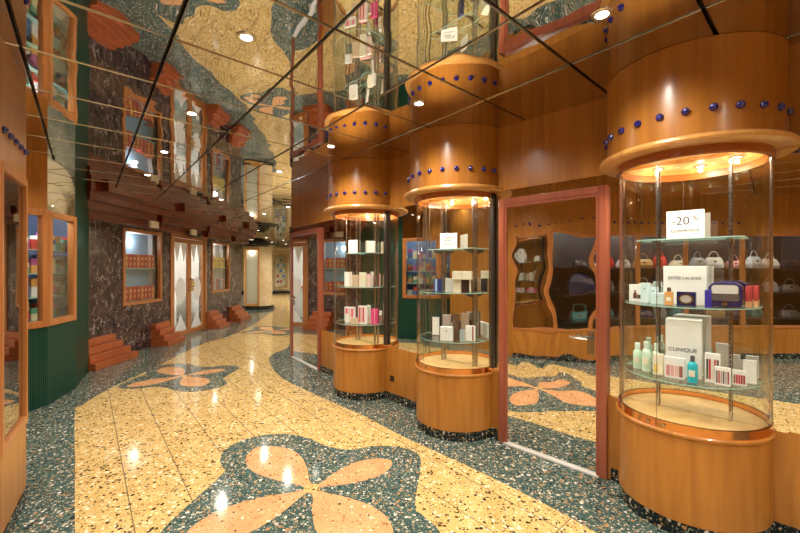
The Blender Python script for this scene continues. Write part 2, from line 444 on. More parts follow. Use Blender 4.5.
# end face and the wall that runs on behind the corner
struct(wall_piece(Vector((-1.72, 23.9)), Vector((-1.72, 6.93)), 0, H, M['cream_wall'], 'wall_right_far', .12, 0, None))
wall_piece(A0 + Vector((.02, .10)), A0, 0, H, M['wood'], 'end_post', .05, .0)
wall_piece(A0 - Vector((.01, -.02)), A0 + (wpts[1] - A0).normalized() * .035, 0, 2.2, M['marble'], 'marble_edge', .05, .02)

def colour(name, c, rough=.4, metal=0): 
    k = 'c_' + name
    if k not in M: M[k] = principled(name, c, rough, metal)
    return M[k]
# mirrored doors
def mirror_door(a, b, zt, name, label_handle=True, mat='mir_door', handle_at=.87):
    m, ln = seg_mat(a, b)
    e = struct(empty(name))
    fr = MB(); w = .055
    fr.box(0, w, -.035, .02, 0, zt, 0, m); fr.box(ln - w, ln, -.035, .02, 0, zt, 0, m); fr.box(w, ln - w, -.035, .02, zt - w, zt, 0, m)
    fr.build('door_frame', M['wood_dk'], e, bevel=.006)
    f2 = MB(); w2 = .02
    f2.box(w, w + w2, -.03, .0, .0, zt - w, 0, m); f2.box(ln - w - w2, ln - w, -.03, .0, 0, zt - w, 0, m); f2.box(w + w2, ln - w - w2, -.03, .0, zt - w - w2, zt - w, 0, m)
    f2.build('door_stop', M['wood_dk'], e, bevel=.004)
    lf = MB(); n1, n2 = 10, 22
    x0, x1 = w + w2, ln - w - w2
    lf.box(x0, x1, -.018, .0, .012, zt - w - w2, 0, m)
    lf.build('mirror_leaf', M[mat], e)
    th = MB(); th.box(w, ln - w, -.045, .0, 0, .011, 0, m); th.build('threshold', colour('pale metal threshold', (.62, .60, .57), .4), e)
    if handle_at:
        hx = ln * handle_at; z = .985
        hd = MB(); hd.box(hx - .02, hx + .02, -.028, -.018, z - .11, z + .05, 0, m)
        hd.cyl(m @ Vector((hx, -.02, z)), m @ Vector((hx, -.075, z)), .010)
        hd.tube([m @ Vector((hx, -.07, z)), m @ Vector((hx - .06, -.075, z)), m @ Vector((hx - .13, -.068, z + .004))], .009)
        hd.build('door_handle', M['chrome'], e, smooth=True)
    return e
mirror_door(C2 + (E + .03) * T2, C3 - (E + .02) * T3, 2.09, 'door_1')
d0 = (wpts[1] - A0).normalized()
mirror_door(A0 + d0 * .045, A0 + d0 * 1.22, 2.09, 'door_2', mat='mir', handle_at=.1)

# ------------------------------------------------------------------ showcases
ZS = [.85, 1.28, 1.68]
LIGHTS = []
def add_light(loc, energy, color=(1, .86, .68), kind='SPOT', size=.04, spot=110, parent=None, rot=(0, 0, 0), name='lamp_glow', blend=.6):
    ld = bpy.data.lights.new(name, kind); ld.energy = energy; ld.color = color
    if kind == 'SPOT': ld.spot_size = math.radians(spot); ld.spot_blend = blend; ld.shadow_soft_size = size
    elif kind == 'AREA': ld.shape = 'DISK'; ld.size = size
    else: ld.shadow_soft_size = size
    o = bpy.data.objects.new(name, ld); COL.objects.link(o); o.location = loc; o.rotation_euler = rot
    if parent: o.parent = parent
    return o
def showcase(C, T, label):
    rz = math.atan2(T.y, T.x)       # local x along the wall (to the right), local -y into the room
    e = empty('display_case', (C.x, C.y, 0), rz)
    tag(e, label, 'display case', 'half round showcases along the mirror wall')
    a0, a1 = math.pi, 2 * math.pi
    R = .385
    def r(name, prof, mat, seg=40, bevel=0):
        o = MB(); o.rev(prof, a0, a1, seg); return o.build(name, mat, e, smooth=True, bevel=bevel)
    r('plinth', [(.01, 0), (R - .004, 0), (R - .004, .085), (.01, .085)], M['tz_plinth'])
    r('base_drum', [(.01, .085), (R + .004, .085), (R + .004, .556), (.01, .556)], M['wood'])
    r('wood_lip', [(.30, .558), (R + .012, .558), (R + .018, .563), (R + .018, .575), (R + .012, .582), (.30, .582)], M['wood'])
    r('copper_band', [(R - .012, .582), (R + .006, .582), (R + .006, .628), (R - .012, .628)], M['copper'])
    r('deck', [(.01, .584), (R - .016, .584), (R - .016, .598), (.01, .598)], M['deck'])
    # seam posts and two flat round-headed locks on the band
    for ang in (250, 262):
        k = MB(); a = math.radians(ang); d = Vector((math.cos(a), math.sin(a), 0))
        k.cyl(d * (R + .004) + Vector((0, 0, .605)), d * (R + .014) + Vector((0, 0, .605)), .009, 14); k.build('lock', M['chrome'], e, smooth=True)
    s = MB(); a = math.radians(256); d = Vector((math.cos(a), math.sin(a), 0)); s.cyl(d * (R + .005) + Vector((0, 0, .582)), d * (R + .005) + Vector((0, 0, .628)), .0025, 6)
    s.build('band_joint', M['steel'], e)
    # curved glass in three leaves
    for g0, g1 in ((181, 255.6), (256.4, 359)):
        g = MB(); g.rev([(R - .006, .60), (R, .60), (R, 2.15), (R - .006, 2.15)], math.radians(g0), math.radians(g1), 24)
        g.build('curved_glass', M['glass'], e, smooth=True)
    for ang in (183.5, 256, 356.5):
        k = MB(); a = math.radians(ang); d = Vector((math.cos(a), math.sin(a), 0)); w = .0016 if ang == 256 else .006
        k.cyl(d * (R - .003) + Vector((0, 0, .60)), d * (R - .003) + Vector((0, 0, 2.13)), w, 8); k.build('glass_joint', M['chrome'], e)
    # slotted uprights
    for x in (-.165, .205):
        u = MB(); u.box(x - .0075, x + .0075, -.030, -.008, .598, 2.14)
        z = .66
        while z < 2.1:
            u.box(x - .003, x + .003, -.0312, -.0295, z, z + .014, 1); z += .028
        u.build('slotted_upright', [M['chrome'], M['steel']], e)
    if C is not C3:
      dk = MB(); dk.box(.395, .425, -.03, -.004, .62, 2.15); dk.build('dark_reflection_strip', M['steel'], e)  # solid strip standing in for a dark reflection of the door frame
    # glass shelves
    for k, (z, rad) in enumerate(zip(ZS, (.345, .345, 0))):
        g = MB()
        if rad: pl = [(rad * math.cos(a0 + math.pi * t / 28), -.02 + (rad - .0) * math.sin(a0 + math.pi * t / 28)) for t in range(29)]
        else: pl = [(-.26, -.02), (-.26, -.13), (-.22, -.165), (.24, -.165), (.28, -.13), (.28, -.02)]
        g.prism(pl, z - .006, z, 0, 1); sh = g.build('glass_shelf', [M['glass_edge'], M['glass_top']], e)
        for x in (-.165, .205):
            b = MB(); b.prism([(-.02, 0), (-.15, 0), (-.15, -.012), (-.02, -.045)], -.003, .003, mat=Matrix(((0, 0, 1, x), (1, 0, 0, 0), (0, 1, 0, z - .0085), (0, 0, 0, 1))))
            b.build('shelf_bracket', M['steel'], sh)
    # crown
    r('crown_copper', [(R - .012, 2.12), (R + .016, 2.12), (R + .016, 2.165), (R - .012, 2.165)], M['redband'])
    r('crown_rim', [(R - .02, 2.165), (.485, 2.165), (.498, 2.172), (.503, 2.185), (.498, 2.2), (.485, 2.207), (R - .02, 2.207)], M['wood_lt'])
    r('crown_soffit', [(.01, 2.19), (R - .016, 2.19), (R - .016, 2.206), (.01, 2.206)], M['deck'])
    r('crown_drum', [(.01, 2.207), (.455, 2.207), (.455, H - .002), (.01, H - .002)], M['wood'])
    for k in range(12):
        a = math.pi + math.pi * (k + .5) / 12; b = MB()
        b.ball((0, 0, 0), .021, 14, 10); o = b.build('blue_bead', M['bead'], e, smooth=True); o.location = (.459 * math.cos(a), .459 * math.sin(a), 2.342)
    for k, (x, y) in enumerate(((-.2, -.17), (.02, -.27), (.22, -.15))):
        d = MB(); d.rev([(.022, 2.182), (.036, 2.182), (.036, 2.19), (.022, 2.19)], seg=20, c=(x, y)); ln = d.build('case_downlight', M['trimring'], e, smooth=True)
        d = MB(); d.rev([(.0005, 2.186), (.022, 2.186), (.022, 2.189), (.0005, 2.189)], seg=16, c=(x, y)); d.build('lamp_lens', M['caselens'], ln)
        add_light((x, y, 2.158), 1.2, (1, .86, .62), 'POINT', .012, 150, e); add_light((x, y, 2.15), 11.0, (1, .9, .74), 'SPOT', .02, 140, e, blend=.5)
    return e
case3 = showcase(C3, T3, 'nearest half round glass showcase, at the right, right of the mirrored door')
case2 = showcase(C2, T2, 'middle half round glass showcase, left of the mirrored door')
case1 = showcase(C1, T1, 'farthest half round glass showcase holding pink boxes')

# wall things behind
so = MB(); so.box(-.03, .03, -.006, .0, -.03, .03); so.box(-.018, .018, -.008, -.005, -.018, .018, 1)
m, ln = seg_mat(wpts[2], wpts[3])
o = so.build('wall_socket', [M['black'], M['steel']]); o.matrix_world = Matrix.Translation(m @ Vector((.05, 0, .25))) @ m.to_3x3().to_4x4()
tag(o, 'small black wall socket low on the wood between the farthest and middle showcases', 'socket')

# ------------------------------------------------------------------ goods in the showcases
PLACED = {}
def raw_spot(C, T, px, d):
    n = Vector((T.y, -T.x)); n = n if n.dot(-C) > 0 else -n
    r = Vector(((px - 400) / F, 1.0)); base = C + n * d
    den = T.x * r.y - T.y * r.x; s = (base.y * r.x - base.x * r.y) / den
    return base + T * s, s
def spot(C, T, px, d, z, w=.04, dep=.04):
    """free place on a shelf near d metres off the mirror, seen in the column px of the photograph, inside the curved glass"""
    lst = PLACED.setdefault((round(C.x, 2), round(z, 1)), [])
    lo = .045 + dep / 2
    for shift in (0, .02, -.02, .04, -.04, .06, -.06, .09, -.09, .12, -.12, -.15, .15, -.18, .18, -.22, .22, -.27, .27, -.33):
        for dd in sorted([lo + .01 * k for k in range(30)], key=lambda q: abs(q - d)):
            p, s = raw_spot(C, T, px, dd); s += shift
            if math.hypot(abs(s) + w / 2, dd + dep / 2) > .338: continue
            if any(abs(s - o[0]) < (w + o[2]) / 2 + .002 and abs(dd - o[1]) < (dep + o[3]) / 2 + .002 for o in lst): continue
            lst.append((s, dd, w, dep)); p = p + T * shift
            return Vector((p.x, p.y, z))
    for k in range(400):
        s = .30 - .0015 * k; dd = lo + .002
        if math.hypot(abs(s) + w / 2, dd + dep / 2) > .345 or any(abs(s - o[0]) < (w + o[2]) / 2 + .001 and abs(dd - o[1]) < (dep + o[3]) / 2 + .001 for o in lst): continue
        lst.append((s, dd, w, dep)); p = raw_spot(C, T, px, dd)[0]; q = C + (p - T * raw_spot(C, T, px, dd)[1] - C) + T * s
        return Vector((q.x, q.y, z))
    print('NO ROOM', px, d, z, w); p, s = raw_spot(C, T, px, d); return Vector((p.x, p.y, z))
def face_cam(T, dr=0): return math.atan2(T.y, T.x) + dr + (0 if T is T3 else math.radians(28))
def box_item(name, C, T, px0, px1, ytop, z, d, mat, label, cat, depth=.05, group=None, dr=0, deco=None, ybot=None):
    px = (px0 + px1) / 2; ang = face_cam(T, dr); p, s_ = raw_spot(C, T, px, d)
    w = (px1 - px0) / F * p.y
    w = w / max(.5, abs(math.cos(ang) + math.sin(-ang) * px_tan(px)))
    t_ = ang - math.atan2(T.y, T.x); ww = w * math.cos(t_) + depth * math.sin(t_); dd_ = w * math.sin(t_) + depth * math.cos(t_)
    p = spot(C, T, px, d, z, ww, dd_)
    h = EYE + (HOR - ytop) * (p.y - .02) / F - z
    h = max(.02, h)
    e = empty(name, p, ang); tag(e, label, cat, group)
    b = MB(); b.box(-w / 2, w / 2, -depth / 2, depth / 2, .0005, h); b.build('carton', mat, e, bevel=.0015)
    if deco: deco(e, w, h, depth)
    return e
def px_tan(px): return (px - 400) / F
def panel(e, x0, x1, z0, z1, y, mat, name='printed_panel'):
    b = MB(); b.box(x0, x1, y - .0012, y, z0, z1); return b.build(name, mat, e)
RX = (math.pi / 2, 0, 0)
def bottle_item(name, C, T, px, d, z, w, h, mat, capmat, label, cat='bottle', capw=.5, caph=.25, group=None, extra=None, round_=True):
    p = spot(C, T, px, d, z, w, w if round_ else w * .6); e = empty(name, p, face_cam(T)); tag(e, label, cat, group)
    b = MB(); hb = h * (1 - caph)
    if round_:
        r = w / 2; b.rev([(.0005, .0005), (r, .0005), (r, hb * .82), (r * .8, hb * .93), (r * .42, hb), (.0005, hb)], seg=20, closed=False)
    else: b.box(-w / 2, w / 2, -w * .3, w * .3, .0005, hb)
    b.build('bottle_body', mat, e, smooth=round_, bevel=0 if round_ else .003)
    c = MB(); r = w / 2 * capw; c.rev([(.0005, hb), (r, hb), (r, h - .003), (r - .003, h), (.0005, h)], seg=16, closed=False); c.build('cap', capmat, e, smooth=True)
    lb = MB(); lb.box(-w * .28, w * .28, -w * (.5 if round_ else .3) - .0015, -w * .2, hb * .3, hb * .6); lb.build('label_plate', M['cream'], e)
    if extra: extra(e, w, h)
    return e
def sign20(C, T, px0, px1, ytop, label, d=.11):
    def deco(e, w, h, dp):
        y = -dp / 2 - .0006
        text('-20', h * .42, M['ink'], e, (-w * .12, y, h * .62), RX); text('%', h * .26, M['ink'], e, (w * .27, y, h * .70), RX)
        text('COSMETICA', h * .135, M['ink'], e, (0, y, h * .28), RX, sx=1.15)
    e = box_item('price_sign', C, T, px0, px1, ytop, ZS[2], d, M['white'], label, 'sign', .004, None, 0, deco)
    return e
sign20(C3, T3, 666, 704, 210, 'white minus twenty percent card on top glass shelf of nearest showcase')
sign20(C2, T2, 440, 457, 233, 'white minus twenty percent card on top glass shelf of middle showcase')

def ring_deco(mat, text_=None):
    def f(e, w, h, dp):
        if text_: text(text_[0], w * text_[1], M['ink'], e, (0, -dp / 2 - .001, h * text_[2]), RX, sx=text_[3] if len(text_) > 3 else 1)
    return f
lb = colour('pale blue card', (.62, .78, .82)); navy = colour('navy lacquer', (.012, .015, .09), .2); gold = M['brass']
def photo_deco(e, w, h, dp):
    y = -dp / 2 - .0003; br = colour('brown print', (.16, .05, .03))
    panel(e, -w * .22, w * .02, h * .18, h * .5, y, br, 'printed_bottle'); panel(e, -w * .16, -w * .04, h * .5, h * .66, y, br, 'printed_neck'); panel(e, w * .04, w * .26, h * .18, h * .4, y, colour('dark print', (.10, .06, .06)), 'printed_jar')
# shelf two of the nearest case
box_item('perfume_card', C3, T3, 626, 641, 284.5, ZS[1], .10, M['white'], 'white card with a printed brown perfume bottle, at left on the middle shelf', 'card', .012, deco=photo_deco)
def dot_deco(e, w, h, dp): panel(e, -w * .07, w * .07, h * .68, h * .74, -dp / 2 - .0003, M['ink'], 'printed_mark')
box_item('cosmetic_box', C3, T3, 641.5, 649.5, 283, ZS[1], .15, lb, 'pale blue box right beside the printed perfume card', 'box', .05, deco=dot_deco)
box_item('cosmetic_box', C3, T3, 649, 658, 287, ZS[1], .10, lb, 'pale blue box behind the wide low one on the middle shelf', 'box', .03, deco=dot_deco)
box_item('cosmetic_box', C3, T3, 652, 664.5, 293, ZS[1], .19, lb, 'wide low pale blue box left of the amber perfume bottle', 'box', .05, deco=dot_deco)
bottle_item('perfume_bottle', C3, T3, 669, .24, ZS[1], .042, .105, colour('amber glass', (.72, .36, .12), .1), colour('dark brown cap', (.10, .05, .03), .3), 'small square amber perfume bottle with dark cap on the middle shelf', round_=False)
box_item('cosmetic_box', C3, T3, 664, 707, 266, ZS[1], .10, M['white'], 'large white box with grey brand lettering at the back of the middle shelf', 'box', .07, deco=ring_deco(None, ('ESTĒE LAUDER', .105, .68, 1.1)))
def oval_deco(e, w, h, dp):
    y = -dp / 2
    o = MB(); o.rev([(w * .30, 0), (w * .40, 0), (w * .40, .006), (w * .30, .006)], seg=28, mat=Matrix(((1, 0, 0, 0), (0, 0, -1, y), (0, .8, 0, h * .5), (0, 0, 0, 1)))); o.build('gold_ring', gold, e, smooth=True)
    o = MB(); o.rev([(.0005, 0), (w * .30, 0), (w * .30, .003), (.0005, .003)], seg=28, mat=Matrix(((1, 0, 0, 0), (0, 0, -1, y), (0, .8, 0, h * .5), (0, 0, 0, 1)))); o.build('powder_face', colour('silver grey', (.42, .38, .38), .35), e)
box_item('compact_case', C3, T3, 677, 696, 292, ZS[1], .22, navy, 'navy square case with oval gold compact on the middle shelf', 'compact', .03, deco=oval_deco)
box_item('cosmetic_box', C3, T3, 705, 711.5, 290, ZS[1], .27, colour('royal blue', (.02, .02, .35)), 'slim royal blue box left of the navy vanity case', 'box', .03)
# vanity case with rounded lid
def vanity():
    p = spot(C3, T3, 726, .17, ZS[1], .155, .10); e = empty('vanity_case', p, face_cam(T3)); tag(e, 'navy rounded vanity case with a clear silver front on the middle shelf', 'case')
    def rr_(w, h, r, n=6):
        out = []
        for cx, cz, a0 in ((w / 2 - r, h - r, 0), (-w / 2 + r, h - r, 90), (-w / 2 + r * .5, r * .5, 180), (w / 2 - r * .5, r * .5, 270)):
            q = r if a0 < 100 else r * .5
            for i in range(n + 1):
                a = math.radians(a0 + 90 * i / n); out.append((cx + q * math.cos(a), cz + q * math.sin(a)))
        return out
    mt = Matrix(((1, 0, 0, 0), (0, 0, 1, 0), (0, 1, 0, .001), (0, 0, 0, 1)))
    W, Hh = .153, .14
    b = MB(); b.prism(rr_(W, Hh, .045), -.05, .045, mat=mt); b.build('case_body', navy, e, bevel=.006)
    f = MB(); f.prism([(x, z + .035) for x, z in rr_(W * .82, Hh * .66, .03)], -.056, -.0505, mat=mt); f.build('clear_front', colour('smoked silver', (.25, .22, .22), .15, .6), e)
    f = MB(); f.prism([(x, z + .075) for x, z in rr_(W * .76, Hh * .34, .015)], -.060, -.0562, mat=mt); f.build('silver_inset', colour('pearl silver', (.62, .6, .58), .3), e)
    f = MB(); f.box(-.012, .012, -.064, -.05, .012, .03); f.build('clasp', gold, e)
vanity()
for k, px in enumerate((750, 756, 762)):
    p = spot(C3, T3, px, .10, ZS[1], .020, .02); e = empty('lipstick', p, face_cam(T3))
    tag(e, ('red lipstick tube nearest the navy vanity case', 'middle one of the three red lipstick tubes', 'red lipstick tube at the right end of the middle shelf')[k], 'lipstick', 'lipsticks on the middle shelf')
    b = MB(); b.box(-.008, .008, -.008, .008, .001, .034); b.build('gold_base', colour('peach gold', (.75, .42, .22), .3), e)
    b = MB(); b.box(-.009, .009, -.009, .009, .034, .118); b.build('red_tube', colour('rose red', (.50, .06 + .03 * k, .07), .25), e, bevel=.003)
# shelf three
pg = colour('pale green liquid', (.55, .72, .60), .12); pgc = colour('pale green cap', (.66, .78, .70), .4)
bottle_item('lotion_bottle', C3, T3, 637.5, .13, ZS[0], .050, .165, pg, pgc, 'pale green lotion bottle, leftmost on the lowest glass shelf', capw=.62, caph=.24)
bottle_item('lotion_bottle', C3, T3, 646.5, .17, ZS[0], .052, .185, pg, pgc, 'pale green lotion bottle standing in front of the left upright', capw=.62, caph=.22)
bottle_item('lotion_bottle', C3, T3, 656, .07, ZS[0], .044, .165, pg, pgc, 'pale green lotion bottle standing behind, right of the left upright', capw=.5, caph=.3)
def big_deco(e, w, h, dp): text('CLINIQUE', w * .175, M['ink'], e, (-w * .02, -dp / 2 - .001, h * .47), RX)
box_item('cosmetic_box', C3, T3, 666.5, 702, 319, ZS[0], .12, M['white'], 'tall white box with black brand lettering on the lowest glass shelf', 'box', .13, dr=math.radians(5), deco=big_deco)
def palette_deco(cols, rows=1, z0=.12, z1=.8):
    def f(e, w, h, dp):
        n = len(cols)
        for i, c in enumerate(cols):
            panel(e, -w * .42 + w * .84 * i / n + w * .02, -w * .42 + w * .84 * (i + 1) / n - w * .02, h * z0, h * z1, -dp / 2 - .0004, colour('tone%d' % (hash(c) % 9999), c), 'printed_swatch')
    return f
box_item('cosmetic_box', C3, T3, 653.5, 664, 354.5, ZS[0], .22, M['cream'], 'small cream box left of the pink palette card', 'box', .03, deco=palette_deco([(.75, .55, .15), (.9, .8, .6)], z0=.1, z1=.5))
box_item('palette_card', C3, T3, 664.5, 685, 358, ZS[0], .25, M['white'], 'white palette card with pink and brown swatches, left of turquoise bottle', 'card', .02, deco=palette_deco([(.6, .25, .25), (.75, .4, .4), (.8, .5, .45), (.35, .12, .10)], z0=.1, z1=.62))
bottle_item('lotion_bottle', C3, T3, 692.5, .27, ZS[0], .050, .150, colour('turquoise liquid', (.02, .42, .52), .1), colour('dark cap', (.08, .08, .09), .3), 'turquoise lotion bottle with dark cap on the lowest glass shelf', capw=.45, caph=.22)
box_item('palette_card', C3, T3, 705, 720.5, 354, ZS[0], .20, M['white'], 'tall white card with red swatches right of the turquoise bottle', 'card', .02, deco=palette_deco([(.05, .03, .04), (.5, .03, .06), (.8, .7, .65), (.5, .06, .1), (.08, .04, .05)]))
box_item('palette_card', C3, T3, 714.5, 731, 368, ZS[0], .275, M['white'], 'white brush set card in front, second from the right', 'card', .018, deco=palette_deco([(.12, .10, .14), (.45, .08, .10), (.5, .4, .4), (.12, .1, .14), (.5, .45, .5), (.35, .05, .1)]))
box_item('palette_card', C3, T3, 732, 747, 371, ZS[0], .275, M['white'], 'white card of five red lip tubes, rightmost on the lowest shelf', 'card', .018, deco=palette_deco([(.3, .16, .12), (.5, .04, .07), (.55, .03, .08), (.45, .02, .06), (.3, .05, .06)], z0=.12, z1=.7))
box_item('cosmetic_box', C3, T3, 743, 757, 361, ZS[0], .15, M['white'], 'plain white box standing in for a reflected card behind the lip tube card', 'box', .02)  # added box in place of a card's image in the back mirror

# middle showcase
def stripe(mat, x0=.55, x1=.7):
    def f(e, w, h, dp): panel(e, w * (x0 - .5), w * (x1 - .5), .004, h - .002, -dp / 2 - .0004, mat, 'printed_stripe')
    return f
brown = colour('brown card', (.12, .06, .035)); blk = colour('matt black card', (.02, .018, .02))
for a in [('cosmetic_box', 434, 442, 279, 1, .17, colour('navy card', (.02, .03, .14)), 'navy blue box, leftmost on the middle shelf of the middle showcase', 'box', .035, stripe(colour('light blue print', (.35, .5, .75)), .2, .45)),
          ('cosmetic_box', 445.5, 453, 278.5, 1, .20, colour('silver card', (.55, .55, .55), .3), 'silver grey box beside the navy one in the middle showcase', 'box', .035, None),
          ('cosmetic_box', 453.5, 461, 279, 1, .20, M['cream'], 'cream box carrying the left end of the lying box', 'box', .035, None),
          ('cosmetic_box', 462.5, 471.5, 279, 1, .20, blk, 'black box carrying the right end of the lying cream box', 'box', .035, stripe(M['cream'], .8, 1)),
          ('cosmetic_box', 482, 492, 278.5, 1, .16, blk, 'black box with pale side, rightmost on the middle shelf of the middle showcase', 'box', .035, stripe(M['cream'], 0, .2)),
          ('cosmetic_box', 432, 440.5, 317, 0, .10, blk, 'black box, leftmost on the lowest shelf of the middle showcase', 'box', .035, stripe(M['white'], .1, .9)),
          ('cosmetic_box', 440.5, 453, 327, 0, .27, M['white'], 'low white box in front on the lowest shelf of the middle showcase', 'box', .05, dot_deco),
          ('cosmetic_box', 443, 451, 315, 0, .17, colour('taupe card', (.42, .34, .30)), 'taupe box right behind the low white box', 'box', .035, None),
          ('cosmetic_box', 452.5, 459, 314, 0, .20, brown, 'dark brown box right of the low white box', 'box', .035, None),
          ('cosmetic_box', 460, 465, 330, 0, .24, colour('grey blue card', (.35, .42, .45)), 'short grey blue box between brown and striped boxes', 'box', .03, None),
          ('cosmetic_box', 465.5, 475.5, 326, 0, .27, M['white'], 'white box with one red brown stripe in the middle showcase', 'box', .035, stripe(colour('red brown print', (.30, .05, .03)), .7, .85)),
          ('cosmetic_box', 466.5, 474.5, 313.5, 0, .15, colour('tan card', (.36, .25, .18)), 'tan box rising behind the striped white box', 'box', .035, None),
          ('cosmetic_box', 477.5, 486, 321, 0, .24, brown, 'dark brown box between striped box and plain cream box', 'box', .035, None),
          ('cosmetic_box', 486.5, 496, 323, 0, .19, M['cream'], 'plain cream box, rightmost on the lowest shelf of the middle showcase', 'box', .035, None)]:
    box_item(a[0], C2, T2, a[1], a[2], a[3], ZS[a[4]], a[5], a[6], a[7], a[8], a[9], 'perfume boxes in the middle showcase', 0, a[10])
def lying():
    p = spot(C2, T2, 462.5, .20, 5); e = empty('cosmetic_box', (p.x, p.y, 1.2805 + .118 - .0005), face_cam(T2)); tag(e, 'cream box lying across two upright boxes in the middle showcase', 'box', 'perfume boxes in the middle showcase')
    b = MB(); b.box(-.085, .085, -.035, .035, .0, .075); b.build('carton', M['cream'], e, bevel=.0015); panel(e, -.002, .0, 0, .075, -.035, M['ink'], 'printed_line'); 
    return e
# far showcase
pk = colour('blush pink card', (.72, .40, .42)); mg = colour('magenta card', (.72, .05, .22)); bg = colour('beige card', (.66, .50, .36)); pkl = colour('light pink card', (.74, .56, .52))
rp = colour('red print', (.65, .04, .08))
for a in [(349, 357, 240, 2, .10, M['white'], 'white card box, leftmost on the top shelf of the farthest showcase', dot_deco),
          (371, 375, 241, 2, .10, M['white'], 'slim white box on the top shelf of the farthest showcase', None),
          (377, 382, 241, 2, .10, M['cream'], 'slim cream box, rightmost on the top shelf of the farthest showcase', None),
          (345, 351.5, 272, 1, .18, M['white'], 'white box, leftmost on the middle shelf of the farthest showcase', stripe(bg, .8, 1)),
          (352.5, 358.5, 275, 1, .22, bg, 'beige box second from left on the farthest middle shelf', None),
          (359.5, 366, 272.5, 1, .24, M['cream'], 'cream box at the centre of the farthest middle shelf', None),
          (366.8, 371, 276, 1, .24, pkl, 'light pink slim box right of the centre cream box', None),
          (371.5, 376.5, 274, 1, .22, pk, 'blush pink box on the farthest middle shelf', None),
          (378, 384.5, 275.5, 1, .18, pk, 'blush pink box, rightmost on the farthest middle shelf', stripe(bg, 0, .2)),
          (345, 355, 307, 0, .14, M['white'], 'pink and white striped box, left on the farthest lowest shelf', palette_deco([(.75, .15, .25), (.85, .6, .6), (.75, .15, .25)], z0=.3, z1=.9)),
          (346, 349, 314, 0, .25, M['white'], 'slim white box in front of the striped one', None),
          (351, 358, 318, 0, .28, bg, 'low beige box between the striped boxes', None),
          (358.5, 367.5, 306, 0, .22, M['white'], 'red and white patterned box on the farthest lowest shelf', palette_deco([(.70, .05, .10), (.8, .5, .5), (.7, .05, .1), (.85, .7, .7)], z0=.1, z1=.92)),
          (364, 373, 316, 0, .29, pkl, 'low light pink box in front of the magenta box', dot_deco),
          (368.5, 375.5, 309.5, 0, .18, mg, 'magenta box right of the red and white patterned box', None),
          (378, 384.5, 309, 0, .20, mg, 'magenta box just left of the dark reflection strip', stripe(pk, .5, .62)),
          (389.5, 396.5, 312.5, 0, .10, pkl, 'light pink box at the far right behind the dark reflection strip', None)]:
    box_item('cosmetic_box', C1, T1, a[0], a[1], a[2], ZS[a[3]], a[4], a[5], a[6], 'box', .03, 'boxes in the farthest showcase', 0, a[7])
lying()

# ------------------------------------------------------------------ near left shop front with handbags
NP = [(-2.43, 2.60), (-2.09, 2.09), (-2.05, 1.40), (-2.2, .45), (-2.28, -.4), (-2.3, -1.35), (-2.3, -2.4), (-2.3, -4.6)]
NP = [Vector(p) for p in NP]
wl = struct(empty('wall_left_near'))
for i in range(len(NP) - 1):
    a, b = NP[i], NP[i + 1]; m, ln = seg_mat(b, a)     # left of b->a is away from the room
    win = i < 6
    o = MB(); o.box(0, ln, 0, .06, 2.07, H + .01, 0, m); o.build('upper_wood', M['wood'], wl)
    o = MB(); o.box(0, ln, 0, .06, .085, .50, 0, m); o.build('lower_wood', M['wood'], wl)
    o = MB(); o.box(0, ln, -.008, .05, 0, .085, 0, m); o.build('plinth', M['tz_plinth'], wl)
    if win:
        f = MB(); w = .035
        f.box(0, w, -.01, .03, .50, 2.07, 0, m); f.box(ln - w, ln, -.01, .03, .50, 2.07, 0, m); f.box(w, ln - w, -.01, .03, 2.02, 2.07, 0, m); f.box(w, ln - w, -.01, .03, .50, .55, 0, m)
        fo = struct(f.build('window_%d' % (i + 3), M['frame'], None, bevel=.005))
        g = MB(); g.box(w, ln - w, .01, .016, .55, 2.02, 0, m); g.build('window_glass', M['dark_pane'] if i == 0 else M['glass_win'], fo)
    else:
        o = MB(); o.box(0, ln, 0, .06, .50, 2.07, 0, m); o.build('middle_wood', M['wood'], wl)
    nb = max(1, int(ln / .12))
    for k in range(nb):
        if i > 4: break
        q = m @ Vector((ln * (k + .5) / nb, -.003, 2.24)); b_ = MB(); b_.ball((0, 0, 0), .021, 12, 8); o = b_.build('blue_bead', M['bead'], wl, smooth=True); o.location = q
for k in range(3): add_light((-2.55, 1.3 - 1.5 * k, 2.45), 28, (1, .95, .9), 'POINT', .1)
# return of the shop front toward the green bay
struct(wall_piece(NP[0], Vector((-3.75, 3.55)), 0, H, M['wood'], 'wall_left_return', .1, 0, None))
# shop interior
o = MB(); m, ln = seg_mat((-3.3, 3.12), (-2.5, 2.57)); o.box(0, ln, -.02, .0, 0, H, 0, m); struct(o.build('wall_left_shop_end', colour('dark shop back', (.03, .03, .035))))
o = MB(); o.prism([(-3.3, -3), (-2.38, -3), (-2.30, .45), (-2.14, 1.40), (-2.18, 2.05), (-2.5, 2.5), (-3.3, 3.05)], .0, .06); struct(o.build('floor_shop', colour('dark carpet', (.05, .03, .03), .9)))
si = struct(empty('wall_left_shop_interior'))
o = MB(); o.box(-3.35, -3.3, -3, 2.6, 0, H); o.build('back_panel', colour('dark shop back', (.03, .03, .035)), si)
o = MB(); o.box(-3.3, -2.3, -3.0, -2.95, 0, H); o.build('end_panel', colour('dark shop back', (.03, .03, .035)), si)
DK = colour('dark shelf', (.05, .045, .05))
BAGC = dict(red=(.55, .03, .03), white=(.75, .72, .68), teal=(.05, .25, .25), black=(.025, .025, .03), cream=(.7, .62, .45), tan=(.45, .25, .1), grey=(.3, .3, .32), navy=(.03, .04, .12), silver=(.55, .56, .6), pink=(.65, .3, .33))
shelf_z = (.62, 1.08, 1.50)
